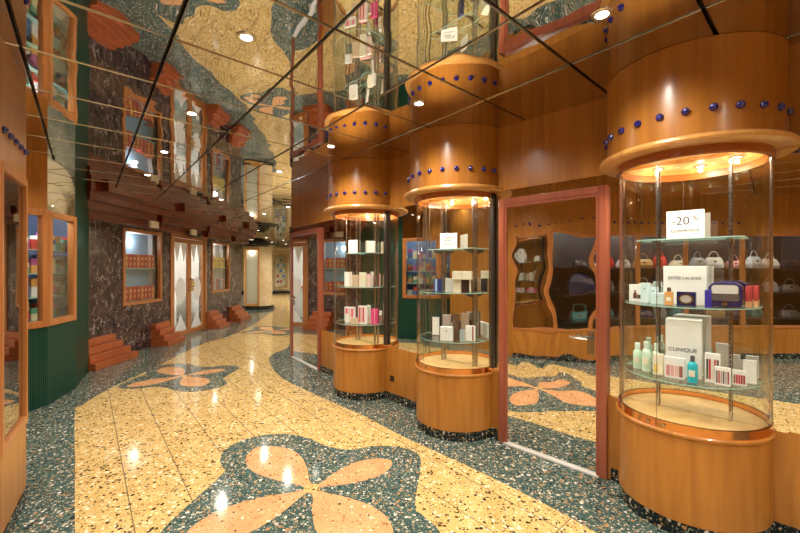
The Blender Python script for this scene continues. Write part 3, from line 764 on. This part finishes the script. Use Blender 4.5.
rows = {1.50: ['black', 'white', 'red', 'silver', 'tan', 'red', 'cream', 'grey', 'white', 'pink', 'silver', 'white', 'black'],
        1.08: ['navy', 'black', 'grey', 'black', 'silver', 'navy', 'black', 'grey', 'black', 'navy', 'black', 'silver', 'grey'],
        .62: ['teal', 'cream', 'teal', 'black', 'navy', 'grey', 'teal', 'black', 'tan', 'navy', 'teal', 'black', 'grey']}
where = {1.50: 'upper', 1.08: 'middle', .62: 'lower'}
ordn = ['nearest the corridor corner', 'second from the corner', 'third from the corner', 'fourth from the corner', 'fifth from the corner', 'sixth from the corner', 'at the middle of the row', 'eighth from the corner', 'ninth from the corner', 'tenth from the corner', 'eleventh from the corner', 'last but one in the row', 'last in the row']
for z in shelf_z:
    o = MB(); o.box(-3.3, -2.62, -2.9, 1.6, z - .02, z)
    sh = o.build('display_shelf', DK); tag(sh, 'long dark %s shelf of handbags behind the left shop window' % where[z], 'shelf', 'handbag shelves')
    for k, cn in enumerate(rows[z]):
        y = 1.35 - k * .33; e = empty('handbag', (-2.8 + .03 * math.sin(k * 2.1), y, z), math.pi / 2 + .25 * math.sin(k * 1.7))
        tag(e, '%s handbag on %s shelf of left shop window, %s' % (cn, where[z], ordn[k]), 'handbag', 'handbags in the left shop window')
        w = .25 + .05 * math.sin(k * 3.3 + z); h = .17 + .04 * math.cos(k * 2.3 + z)
        b = MB(); vs = []
        for zz, s_, t_ in ((.001, 1, .06), (h * .35, 1.05, .07), (h * .8, .9, .045), (h, .82, .02)):
            for sx, sy in ((-1, -1), (1, -1), (1, 1), (-1, 1)): vs.append((sx * w / 2 * s_, sy * t_, zz))
        fs = [(3, 2, 1, 0), (12, 13, 14, 15)] + [(4 * r_ + i, 4 * r_ + (i + 1) % 4, 4 * r_ + 4 + (i + 1) % 4, 4 * r_ + 4 + i) for r_ in range(3) for i in range(4)]
        b.add(vs, fs); b.build('bag_body', colour(cn + ' leather', BAGC[cn], .3), e, bevel=.012)
        b = MB(); b.tube([(w * .3 * math.cos(t), 0, h - .01 + .11 * math.sin(t)) for t in [math.pi * i / 10 for i in range(11)]], .006); b.build('bag_handle', colour(cn + ' leather', BAGC[cn], .3), e, smooth=True)
        b = MB(); b.box(-.02, .02, -.06, -.045, h * .55, h * .7); b.build('bag_clasp', gold, e)

# ------------------------------------------------------------------ green bay with two windows
V = [Vector(p) for p in ((-4.55, 5.85), (-4.02, 4.95), (-3.86, 4.38), (-3.93, 3.75), (-4.1, 3.2))]
wb = struct(empty('wall_left_bay'))
def fluted(a, b, z0, z1, parent, name='fluted_panel', mat='green', pitch=.022):
    m, ln = seg_mat(b, a); o = MB(); o.box(0, ln, .008, .05, z0, z1, 0, m); n = max(1, int(ln / pitch))
    for k in range(n): o.box(ln * k / n + .004, ln * (k + 1) / n - .004, 0, .01, z0, z1, 0, m)
    return o.build(name, M[mat], parent)
fluted(V[0], V[1], 0, H + .01, wb, 'green_pier')
m, ln = seg_mat(V[1], V[0]); o = MB(); o.cyl((V[1].x, V[1].y, .87), (V[1].x, V[1].y, 2.15), .012); o.build('brass_edge', M['brass'], wb)
for i in (1, 2, 3):
    a, b = V[i], V[i + 1]; fluted(a, b, 0, .86, wb); m, ln = seg_mat(b, a)
    f = MB(); w = .07
    f.box(0, w, -.02, .05, .86, 2.13, 0, m); f.box(ln - w, ln, -.02, .05, .86, 2.13, 0, m); f.box(w, ln - w, -.02, .05, 2.06, 2.13, 0, m); f.box(w, ln - w, -.02, .05, .86, .93, 0, m)
    fo = struct(f.build('window_%d' % (8 + i), M['frame'], None, bevel=.006)); g = MB(); g.box(w, ln - w, .012, .018, .93, 2.06, 0, m); g.build('window_glass', M['glass_win'], fo)
    o = MB(); o.box(0, ln, .0, .05, 2.13, H + .01, 0, m)
    o.build('mirror_fascia' if i == 1 else 'wood_fascia', M['mir_door'] if i == 1 else M['wood'], wb)
ib = struct(empty('wall_left_bay_interior'))
o = MB(); o.box(-5.3, -5.25, 3.2, 5.8, 0, H); o.build('back_panel', colour('blue display back', (.10, .15, .27)), ib)
o = MB(); o.box(-5.25, -4.0, 3.25, 3.3, 0, H); o.build('side_panel', M['wood'], ib)
o = MB(); o.box(-5.25, -4.62, 5.66, 5.7, 0, H); o.build('end_panel', colour('blue display back', (.10, .15, .27)), ib)
o = MB(); o.prism([(-5.2, 5.75), (-4.6, 5.75), (-4.06, 4.95), (-3.95, 4.38), (-4.0, 3.8), (-4.1, 3.3), (-5.2, 3.3)], .84, .88); o.build('display_floor', M['cream'], ib)
pc = [(.55, .06, .05), (.7, .62, .4), (.1, .2, .5), (.75, .72, .7), (.12, .35, .25), (.7, .35, .1), (.4, .1, .3)]
for r_, z in enumerate((.90, 1.17, 1.44, 1.71)):
    o = MB(); o.prism([(-4.9, 3.5), (-4.12, 3.5), (-4.08, 4.4), (-4.2, 5.0), (-4.5, 5.6), (-4.9, 5.6)], z - .012, z); sh = o.build('display_shelf', [M['glass_edge']]); tag(sh, 'glass shelf inside the green bay, %s of four' % ('lowest', 'second', 'third', 'topmost')[r_], 'shelf', 'shelves inside the green bay')
    for k in range(16):
        y = 3.6 + k * .122; h = .12 + .09 * ((k * 7 + r_ * 3) % 5) / 4
        e = MB(); e.box(-.05, .05, -.05, .05, 0, h * .55, 0); e.box(-.048, .048, -.048, .048, h * .55, h, 1)
        c1_, c2_ = pc[(k + r_ * 2) % 7], pc[(k * 3 + 1 + r_) % 7]
        o = e.build('gift_box', [colour('gift%d' % ((k + r_ * 2) % 7), c1_), colour('gift%d' % ((k * 3 + 1 + r_) % 7), c2_)], None, bevel=.003); o.location = (-4.22 - .36 * max(0, y - 4.6), y, z)
        tag(o, 'small two coloured gift box in the row on the %s shelf of the green bay' % ('lowest', 'second', 'third', 'topmost')[r_], 'box', 'gift boxes on the %s bay shelf' % ('lowest', 'second', 'third', 'topmost')[r_])
add_light((-4.3, 4.4, 2.35), 35, (.9, .95, 1), 'POINT', .12)

# ------------------------------------------------------------------ marble wall with windows and double door
XM = -4.76
wm = struct(empty('wall_left'))
Y0, Y1 = 5.75, 12.0
W1 = (6.86, 7.98, .84, 2.20); W2 = (10.1, 11.15, .86, 2.18); DR = (8.28, 9.82, 0, 2.24)
def xb(y): return XM
def mar(y0, y1, z0, z1):
    o = MB(); o.prism([(xb(y0), y0), (xb(y1), y1), (xb(y1) - .18, y1), (xb(y0) - .18, y0)], z0, z1); o.build('marble_slab', M['marble'], wm)
mar(Y0, W1[0], 0, H); mar(W1[0], W1[1], 0, W1[2]); mar(W1[0], W1[1], W1[3], H); mar(W1[1], DR[0], 0, H); mar(DR[0], DR[1], DR[3], H); mar(DR[1], W2[0], 0, H)
mar(W2[0], W2[1], 0, W2[2]); mar(W2[0], W2[1], W2[3], H); mar(W2[1], Y1, 0, H)
def left_frame(y0, y1, z0, z1, w, name, xo=.02, fd=.05):
    a = Vector((xb(y0), y0)); b = Vector((xb(y1), y1)); m, ln = seg_mat(a, b)   # left of a->b is away from the room (-x)
    f = MB()
    f.box(0, w, -xo, fd, z0, z1, 0, m); f.box(ln - w, ln, -xo, fd, z0, z1, 0, m); f.box(w, ln - w, -xo, fd, z1 - w, z1, 0, m)
    if z0 > 0: f.box(w, ln - w, -xo, fd, z0, z0 + w, 0, m)
    o = struct(f.build(name, M['frame'], None, bevel=.006)); return o, m, ln
for n_, Wd in (('window_1', W1), ('window_2', W2)):
    fo, m, ln = left_frame(*Wd, .06, n_)
    g = MB(); g.box(.06, ln - .06, .03, .036, Wd[2] + .06, Wd[3] - .06, 0, m); g.build('window_glass', M['glass_win'], fo)
    nb_ = struct(empty('wall_left_niche'))
    o = MB(); o.box(0, ln, .27, .30, Wd[2] - .05, Wd[3] + .05, 0, m); o.build('niche_back', colour('pale blue back', (.30, .48, .70)) if n_ == 'window_1' else colour('niche white', (.6, .58, .6)), nb_)
    o = MB(); o.box(-.03, 0, .05, .30, Wd[2] - .05, Wd[3] + .05, 0, m); o.box(ln, ln + .03, .05, .30, Wd[2] - .05, Wd[3] + .05, 0, m); o.build('niche_side', colour('niche white', (.6, .58, .6)), nb_)
    o = MB(); o.box(0, ln, .05, .28, Wd[2] - .05, Wd[2] + .058, 0, m); o.build('niche_floor', colour('niche white', (.6, .58, .6)), nb_)
    o = MB(); o.box(0, ln, .05, .28, Wd[3] - .055, Wd[3] + .05, 0, m); o.build('niche_top', colour('niche white', (.6, .58, .6)), nb_)
    for r_, z in enumerate((Wd[2] + .07, 1.50)):
        if z > 1.4:
            o = MB(); o.box(.01, ln - .01, .06, .265, z - .012, z, 0, m); sh = o.build('display_shelf', M['glass_edge']); tag(sh, 'glass shelf inside the %s marble wall window' % ('larger near' if n_ == 'window_1' else 'smaller far'), 'shelf')
        cnt = 9 if n_ == 'window_1' else 7
        for k in range(cnt):
            x = .07 + (ln - .14) * (k + .5) / cnt; wd = (ln - .2) / cnt * .44; hh = .25 if n_ == 'window_1' else .28
            if n_ == 'window_1': c1_ = [(.50, .03, .02), (.42, .02, .03), (.55, .12, .03)][(k + r_) % 3]; c2_ = (.8, .5, .12)
            else: c1_ = [(.8, .55, .03), (.75, .5, .05)][k % 2] if r_ else [(.5, .05, .05), (.15, .12, .35), (.6, .5, .5)][k % 3]; c2_ = (.1, .08, .06)
            e = MB(); e.box(-wd, wd, -.05, .05, 0.001, hh, 0); e.box(-wd * .55, wd * .55, -.0515, -.05, hh * .62, hh * .76, 1); e.box(-wd * .3, wd * .3, -.0515, -.05, hh * .2, hh * .38, 1)
            o = e.build('gift_box', [colour('gb%d%d%s' % (k % 3, r_, n_), c1_), colour('gbp' + n_, c2_)]); o.matrix_world = Matrix.Translation(m @ Vector((x, .14, z))) @ m.to_3x3().to_4x4()
            tag(o, '%s gift box in the row on the %s shelf of the %s marble wall window' % ('red' if n_ == 'window_1' else ('yellow' if r_ else 'coloured'), 'upper' if r_ else 'bottom', 'near' if n_ == 'window_1' else 'far'), 'box', 'gift boxes, %s shelf, %s window' % ('upper' if r_ else 'bottom', 'near' if n_ == 'window_1' else 'far'))
    add_light(m @ Vector((ln / 2, .17, Wd[3] - .22)), 3.5, (1, .95, .88), 'POINT', .06)
# double door
M['frost'] = principled('frosted pattern', (.75, .76, .78), .6)
fo, m, ln = left_frame(DR[0], DR[1], 0, DR[3], .09, 'door_3')
for s_ in (0, 1):
    x0 = .09 + s_ * (ln - .18) / 2; x1 = x0 + (ln - .18) / 2; lf = MB(); w = .075
    lf.box(x0, x0 + w, .0, .045, .01, DR[3] - .095, 0, m); lf.box(x1 - w, x1, .0, .045, .01, DR[3] - .095, 0, m); lf.box(x0 + w, x1 - w, .0, .045, DR[3] - .095 - .1, DR[3] - .095, 0, m); lf.box(x0 + w, x1 - w, .0, .045, .01, .12, 0, m)
    dl = lf.build('door_leaf', M['frame'], fo, bevel=.004)
    g = MB(); g.box(x0 + w, x1 - w, .02, .026, .12, DR[3] - .195, 0, m); g.build('door_glass', M['glass_win'], dl)
    gx0, gx1 = x0 + w, x1 - w; cx = (gx0 + gx1) / 2; zt = DR[3] - .2
    fz = MB()
    def tri(pts): 
        vs = [m @ Vector((x, .017, z)) for x, z in pts] + [m @ Vector((x, .0195, z)) for x, z in pts]; k = len(pts)
        fz.add(vs, [tuple(range(k)), tuple(reversed(range(k, 2 * k)))] + [(i, (i + 1) % k, k + (i + 1) % k, k + i) for i in range(k)])
    hw = (gx1 - gx0) / 2
    for dx in (-.5, .5): tri([(cx + hw * (dx - .5), zt), (cx + hw * (dx + .5), zt), (cx + hw * dx, zt - .42)])
    tri([(cx + hw * .75 * math.cos(a), 1.02 + .27 * math.sin(a)) for a in [2 * math.pi * i / 24 for i in range(24)]])
    tri([(cx - hw * .9, .14), (cx + hw * .9, .14), (cx, .48)])
    fz.build('frosted_pattern', M['frost'], dl)
    h_ = MB(); hx = x1 - .035 if s_ == 0 else x0 + .035
    h_.tube([m @ Vector((hx, 0, .98)), m @ Vector((hx, -.06, 1.0)), m @ Vector((hx, -.07, 1.12)), m @ Vector((hx, -.06, 1.24)), m @ Vector((hx, 0, 1.26))], .016); h_.ball(tuple(m @ Vector((hx, -.07, 1.12))), .035)
    h_.build('door_handle', M['brass'], dl, smooth=True)
# room behind the double door
rm = struct(empty('wall_left_room'))
o = MB(); o.box(-8.6, -8.5, 7.2, 11.8, 0, H); o.build('back_wall', colour('pale shop wall', (.66, .64, .62)), rm)
o = MB(); o.box(-8.5, -4.97, 11.8, 11.9, 0, H); o.box(-8.5, -5.6, 7.1, 7.2, 0, H); o.build('side_wall', colour('pale shop wall', (.66, .64, .62)), rm)
add_light((-6.2, 9.2, 2.5), 260, (1, .93, .85), 'POINT', .15)
for k in range(3):
    e = empty('display_stand', (-6.4 - .5 * (k % 2), 8.4 + k * 1.2, 0), .3 * k); tag(e, ('white display stand behind the glass doors, left', 'white display stand behind the glass doors, middle', 'white display stand behind the glass doors, right')[k], 'stand', 'stands inside the shop')
    b = MB(); b.box(-.3, .3, -.25, .25, 0, .9); b.build('stand_body', M['white'], e, bevel=.01)
    b = MB(); b.box(-.33, .33, -.28, .28, .9, .94); b.build('stand_top', M['frame'], e)
    for q in range(3):
        b = MB(); b.box(-.07, .07, -.05, .05, .941, 1.1 + .08 * q); o = b.build('stand_carton', colour('gift%d' % (q + k), pc[q + k]), e); o.location.x = -.18 + .18 * q

# stepped wooden blocks along the marble wall
def steps(yc, ln, label, sc=1.0, hh=.43, pr=.34, x0=None):
    e = MB(); n = 4; x = xb(yc) if x0 is None else x0
    for k in range(n):
        z0 = hh * k / n; z1 = hh * (k + 1) / n; d = pr * (1 - k / (n + .3)); l = ln * (1 - .07 * k)
        e.box(0, d, -ln / 2 , -ln / 2 + l, z0, z1 - .004) if True else None
    o = e.build('step_block', M['step'], None, bevel=.006); o.location = (x + .002, yc, 0); tag(o, label, 'step block', 'stepped wooden blocks along the marble wall')
    return o
steps(6.28, .95, 'widest stepped mahogany block, at the foot of the marble wall beside the green pier')
steps(7.93, .60, 'stepped mahogany block just left of the glass double door')
steps(10.1, .62, 'stepped mahogany block just right of the glass double door')
steps(11.5, .80, 'farthest stepped mahogany block at the end of the marble wall')

# stepped mahogany soffit over the marble wall
sf = struct(empty('ceiling_soffit'))
def sof(y0, y1, p, z0, z1):
    o = MB(); o.prism([(xb(y0) - .05, y0), (xb(y0) + p, y0), (xb(y1) + p, y1), (xb(y1) - .05, y1)], z0, z1); o.build('soffit_tier', M['mahog'], sf, bevel=.004)
Z = [2.24, 2.36, 2.48, 2.60, H + .008]
sof(5.7, 12.35, .36, Z[3], Z[4])
for y0, y1 in ((5.7, 7.3), (7.7, 9.2), (9.6, 10.9), (11.2, 12.2)):
    sof(y0, y1, .16, Z[0], Z[1]); sof(max(5.7, y0 - .12), y1 + .12, .26, Z[1], Z[2]); sof(max(5.7, y0 - .2), min(12.3, y1 + .2), .34, Z[2], Z[3])
for y0, y1 in ((5.9, 6.9), (8.0, 8.9), (9.9, 10.6), (11.4, 12.1)):
    sof(y0, y1, .46, Z[3] + .03, Z[4])
sof(5.7, 12.2, .08, Z[0] - .01, Z[3])
for y, z, lb_ in ((7.35, 2.30, 'small cream hanging sign under the soffit above the near window'), (8.75, 2.28, 'small lit cream sign under the soffit above the glass doors')):
    e = MB(); e.box(-.02, .02, -.12, .12, -.06, .06); e.cyl((0, 0, .06), (0, 0, .12), .006); o = e.build('hanging_sign', M['cream']); o.location = (xb(y) + .24, y, z - .0)
    tag(o, lb_, 'sign')
e = MB(); e.ball((0, 0, 0), .12, 16, 10, (1, 2.0, .45)); o = e.build('door_sensor', M['black'], None, smooth=True); o.location = (xb(9.1) + .12, 9.1, 2.24); tag(o, 'long black dome fixed over the glass double door', 'sensor')
# brass ornament under the mirrored ceiling: curved gilt branch
# ------------------------------------------------------------------ far end
fw = MB(); fw.box(-10, 0, 24, 24.15, 0, H); struct(fw.build('wall_back', M['cream_marble']))
o = MB(); o.box(-9.9, -9.8, 5, 24, 0, H); struct(o.build('wall_left_far', M['cream_wall']))
o = MB(); o.box(-10, -4.9, 12.0, 12.15, 0, H); struct(o.build('wall_left_end', M['cream_wall']))
bs = MB(); bs.box(-9.8, -1.75, 23.93, 24, 0, .12); struct(bs.build('baseboard_back', M['black']))
def niche(xc, label_n):
    e = struct(empty('window_%d' % label_n, (xc, 23.98, 0)))
    def arch(w, z0, zs, n=14):
        return [(-w, z0), (w, z0)] + [(w * math.cos(math.pi * i / n), zs + w * math.sin(math.pi * i / n)) for i in range(n + 1)]
    mt = Matrix(((1, 0, 0, 0), (0, 0, -1, 0), (0, 1, 0, 0), (0, 0, 0, 1)))
    b = MB(); b.prism(arch(.48, .22, 1.95), .0, .10, mat=mt); b.build('arch_surround', M['cream_marble'], e, bevel=.02)
    b = MB(); b.prism(arch(.39, .34, 1.95), .10, .13, mat=mt); b.build('gilt_frame', M['brass'], e)
    b = MB(); b.prism(arch(.34, .38, 1.95), .13, .14, mat=mt); b.build('arch_mirror', M['mir'], e)
    for k in range(5):
        z = .6 + .32 * k; s_ = MB(); s_.box(-.3, .3, -.24, -.141, z, z + .02); s_.build('glass_ledge', M['glass_edge'], e)
        for x in (-.18, 0, .18):
            s_ = MB(); s_.box(x - .05, x + .05, -.22, -.15, z + .02, z + .16); s_.build('small_carton', colour('gift%d' % ((k + int(x * 10)) % 7), pc[(k + int(x * 10)) % 7]), e)
niche(-7.1, 20); niche(-9.0, 21)
for x in (-7.85, -6.3, -5.2):
    pl = MB(); pl.rev([(.02, .0), (.20, 0), (.20, .15), (.15, .2), (.15, 2.35), (.21, 2.45), (.21, 2.55), (.02, 2.55)], math.pi, 2 * math.pi, 20); o = struct(pl.build('trim_pilaster', M['cream_marble'], None, smooth=True)); o.location = (x, 24, 0)
co = MB(); co.box(-9.8, -1.75, 23.7, 24, 2.55, H); struct(co.build('trim_1', M['cream_marble']))
# cream pillar with a lit vitrine
vt = empty('vitrine_pillar', (-5.28, 14.9, 0), .34); tag(vt, 'cream marble pillar with lit wood framed vitrine beyond the marble wall', 'vitrine')
b = MB(); b.rev([(.02, .12), (.50, .12), (.50, 2.28), (.02, 2.28)], seg=40); b.build('pillar_body', M['cream_marble'], vt, smooth=True)
b = MB(); b.rev([(.02, 0), (.56, 0), (.56, .12), (.02, .12)], seg=40); b.build('black_base', M['black'], vt, smooth=True)
b = MB(); b.rev([(.02, 2.28), (.56, 2.28), (.66, 2.34), (.66, 2.38), (.02, 2.38)], seg=40); b.build('black_cornice', M['black'], vt, smooth=True)
b = MB(); b.rev([(.42, 2.38), (.40, 2.50), (.26, 2.60), (.02, 2.62), (.02, 2.38)], seg=28); b.build('black_dome', M['black'], vt, smooth=True)
b = MB(); b.tube([(.5, -.45, 2.36), (.68, -.4, 2.34), (.72, -.35, 2.42), (.66, -.3, 2.5)], .035); b.tube([(-.5, -.45, 2.36), (-.68, -.4, 2.34), (-.72, -.35, 2.42)], .035); b.build('scroll', M['black'], vt, smooth=True)
b = MB(); b.box(-.46, -.40, -.56, -.25, .14, 2.2); b.box(-.02, .04, -.56, -.38, .14, 2.2); b.box(-.40, -.02, -.56, -.30, 2.14, 2.2); b.box(-.40, -.02, -.56, -.30, .14, .22); vf = b.build('vitrine_frame', M['wood_lt'], vt, bevel=.006)
b = MB(); b.box(-.40, -.02, -.515, -.505, .22, 2.14); b.build('vitrine_back', colour('pale vitrine back', (.80, .76, .66)), vf)
b = MB(); b.box(-.40, -.02, -.555, -.55, .22, 2.14); b.build('vitrine_glass', M['glass_win'], vf)
add_light((-.21, -.535, 2.05), 3, (1, .95, .85), 'POINT', .02, parent=vt)

# ------------------------------------------------------------------ walls behind the photographer
o = MB(); o.box(-3.4, 5, -4.75, -4.6, 0, H); struct(o.build('wall_front', M['wood']))
o = MB(); o.box(3.9, 4.0, -4.6, .5, 0, H); struct(o.build('wall_right_near', M['wood']))

# ------------------------------------------------------------------ downlights in the ceiling
first = None
def inside(p):
    x, y = p
    if y < -4.2 or y > 22: return False
    if x > 3.5: return False
    if y < 7 and x + y > 4.3 - .62: return False
    if y < 7.0 and x > -1.75 - (x + y > 99) and y > 5.2 and x > -1.9 - (6.5 - y) * -.75: return False
    if y >= 6.6 and x > -2.1: return False
    if y < 3.2 and x < -1.75: return False
    if 3.2 <= y < 5.7 and x < -3.5: return False
    if 5.7 <= y < 12.4 and x < -3.75: return False
    if x < -8: return False
    if y > 12.4 and math.hypot(x + 5.28, y - 14.9) < .9: return False
    return True
n_l = 0
for i in range(-8, 18):
    for j in range(-9, 8):
        x = -.81 - .83 * i + .95 * j; y = 2.11 + 1.04 * i + .85 * j
        if not inside((x, y)): continue
        e = empty('ceiling_downlight', (x, y, H)); n_l += 1
        tag(e, 'small round recessed downlight glowing in the mirrored ceiling', 'ceiling light', 'recessed downlights in the mirrored ceiling')
        if first is None:
            t_ = MB(); t_.rev([(.030, -.006), (.046, -.006), (.050, -.002), (.050, .003), (.030, .003)], seg=24); tr_ = t_.build('trim_ring', M['trimring'], e, smooth=True)
            l_ = MB(); l_.rev([(.0005, -.003), (.030, -.003), (.030, 0), (.0005, 0)], seg=20); le_ = l_.build('lamp_lens', M['lens'], e)
            ld = bpy.data.lights.new('downlight_glow', 'SPOT'); ld.energy = 52; ld.color = (1, .91, .79); ld.spot_size = math.radians(155); ld.spot_blend = .7; ld.shadow_soft_size = .05
            first = (tr_, le_)
        else:
            for src in first:
                c = src.copy(); COL.objects.link(c); c.parent = e
        lo = bpy.data.objects.new('downlight_glow', ld); COL.objects.link(lo); lo.parent = e; lo.location = (0, 0, -.02)
print('downlights', n_l)

# ------------------------------------------------------------------ world, camera, colour
w = bpy.data.worlds.new('world'); S.world = w; w.use_nodes = True
w.node_tree.nodes['Background'].inputs[0].default_value = (1, .9, .78, 1); w.node_tree.nodes['Background'].inputs[1].default_value = .15
cam = bpy.data.cameras.new('camera'); co_ = bpy.data.objects.new('camera', cam); COL.objects.link(co_)
co_.location = (0, 0, EYE); co_.rotation_euler = (math.pi / 2, 0, 0); cam.lens = 18; cam.sensor_width = 36; cam.clip_start = .02
cam.shift_y = (HOR - 266.5) / 800
S.camera = co_
S.view_settings.view_transform = 'Standard'; S.view_settings.look = 'None'; S.view_settings.gamma = 1; S.view_settings.exposure = 0.6
S.view_settings.use_curve_mapping = False
cy = S.cycles
cy.max_bounces = 14; cy.glossy_bounces = 10; cy.diffuse_bounces = 4; cy.transparent_max_bounces = 24; cy.transmission_bounces = 6
cy.caustics_reflective = True; cy.caustics_refractive = False; cy.sample_clamp_indirect = 3; cy.blur_glossy = .5
cy.use_denoising = True
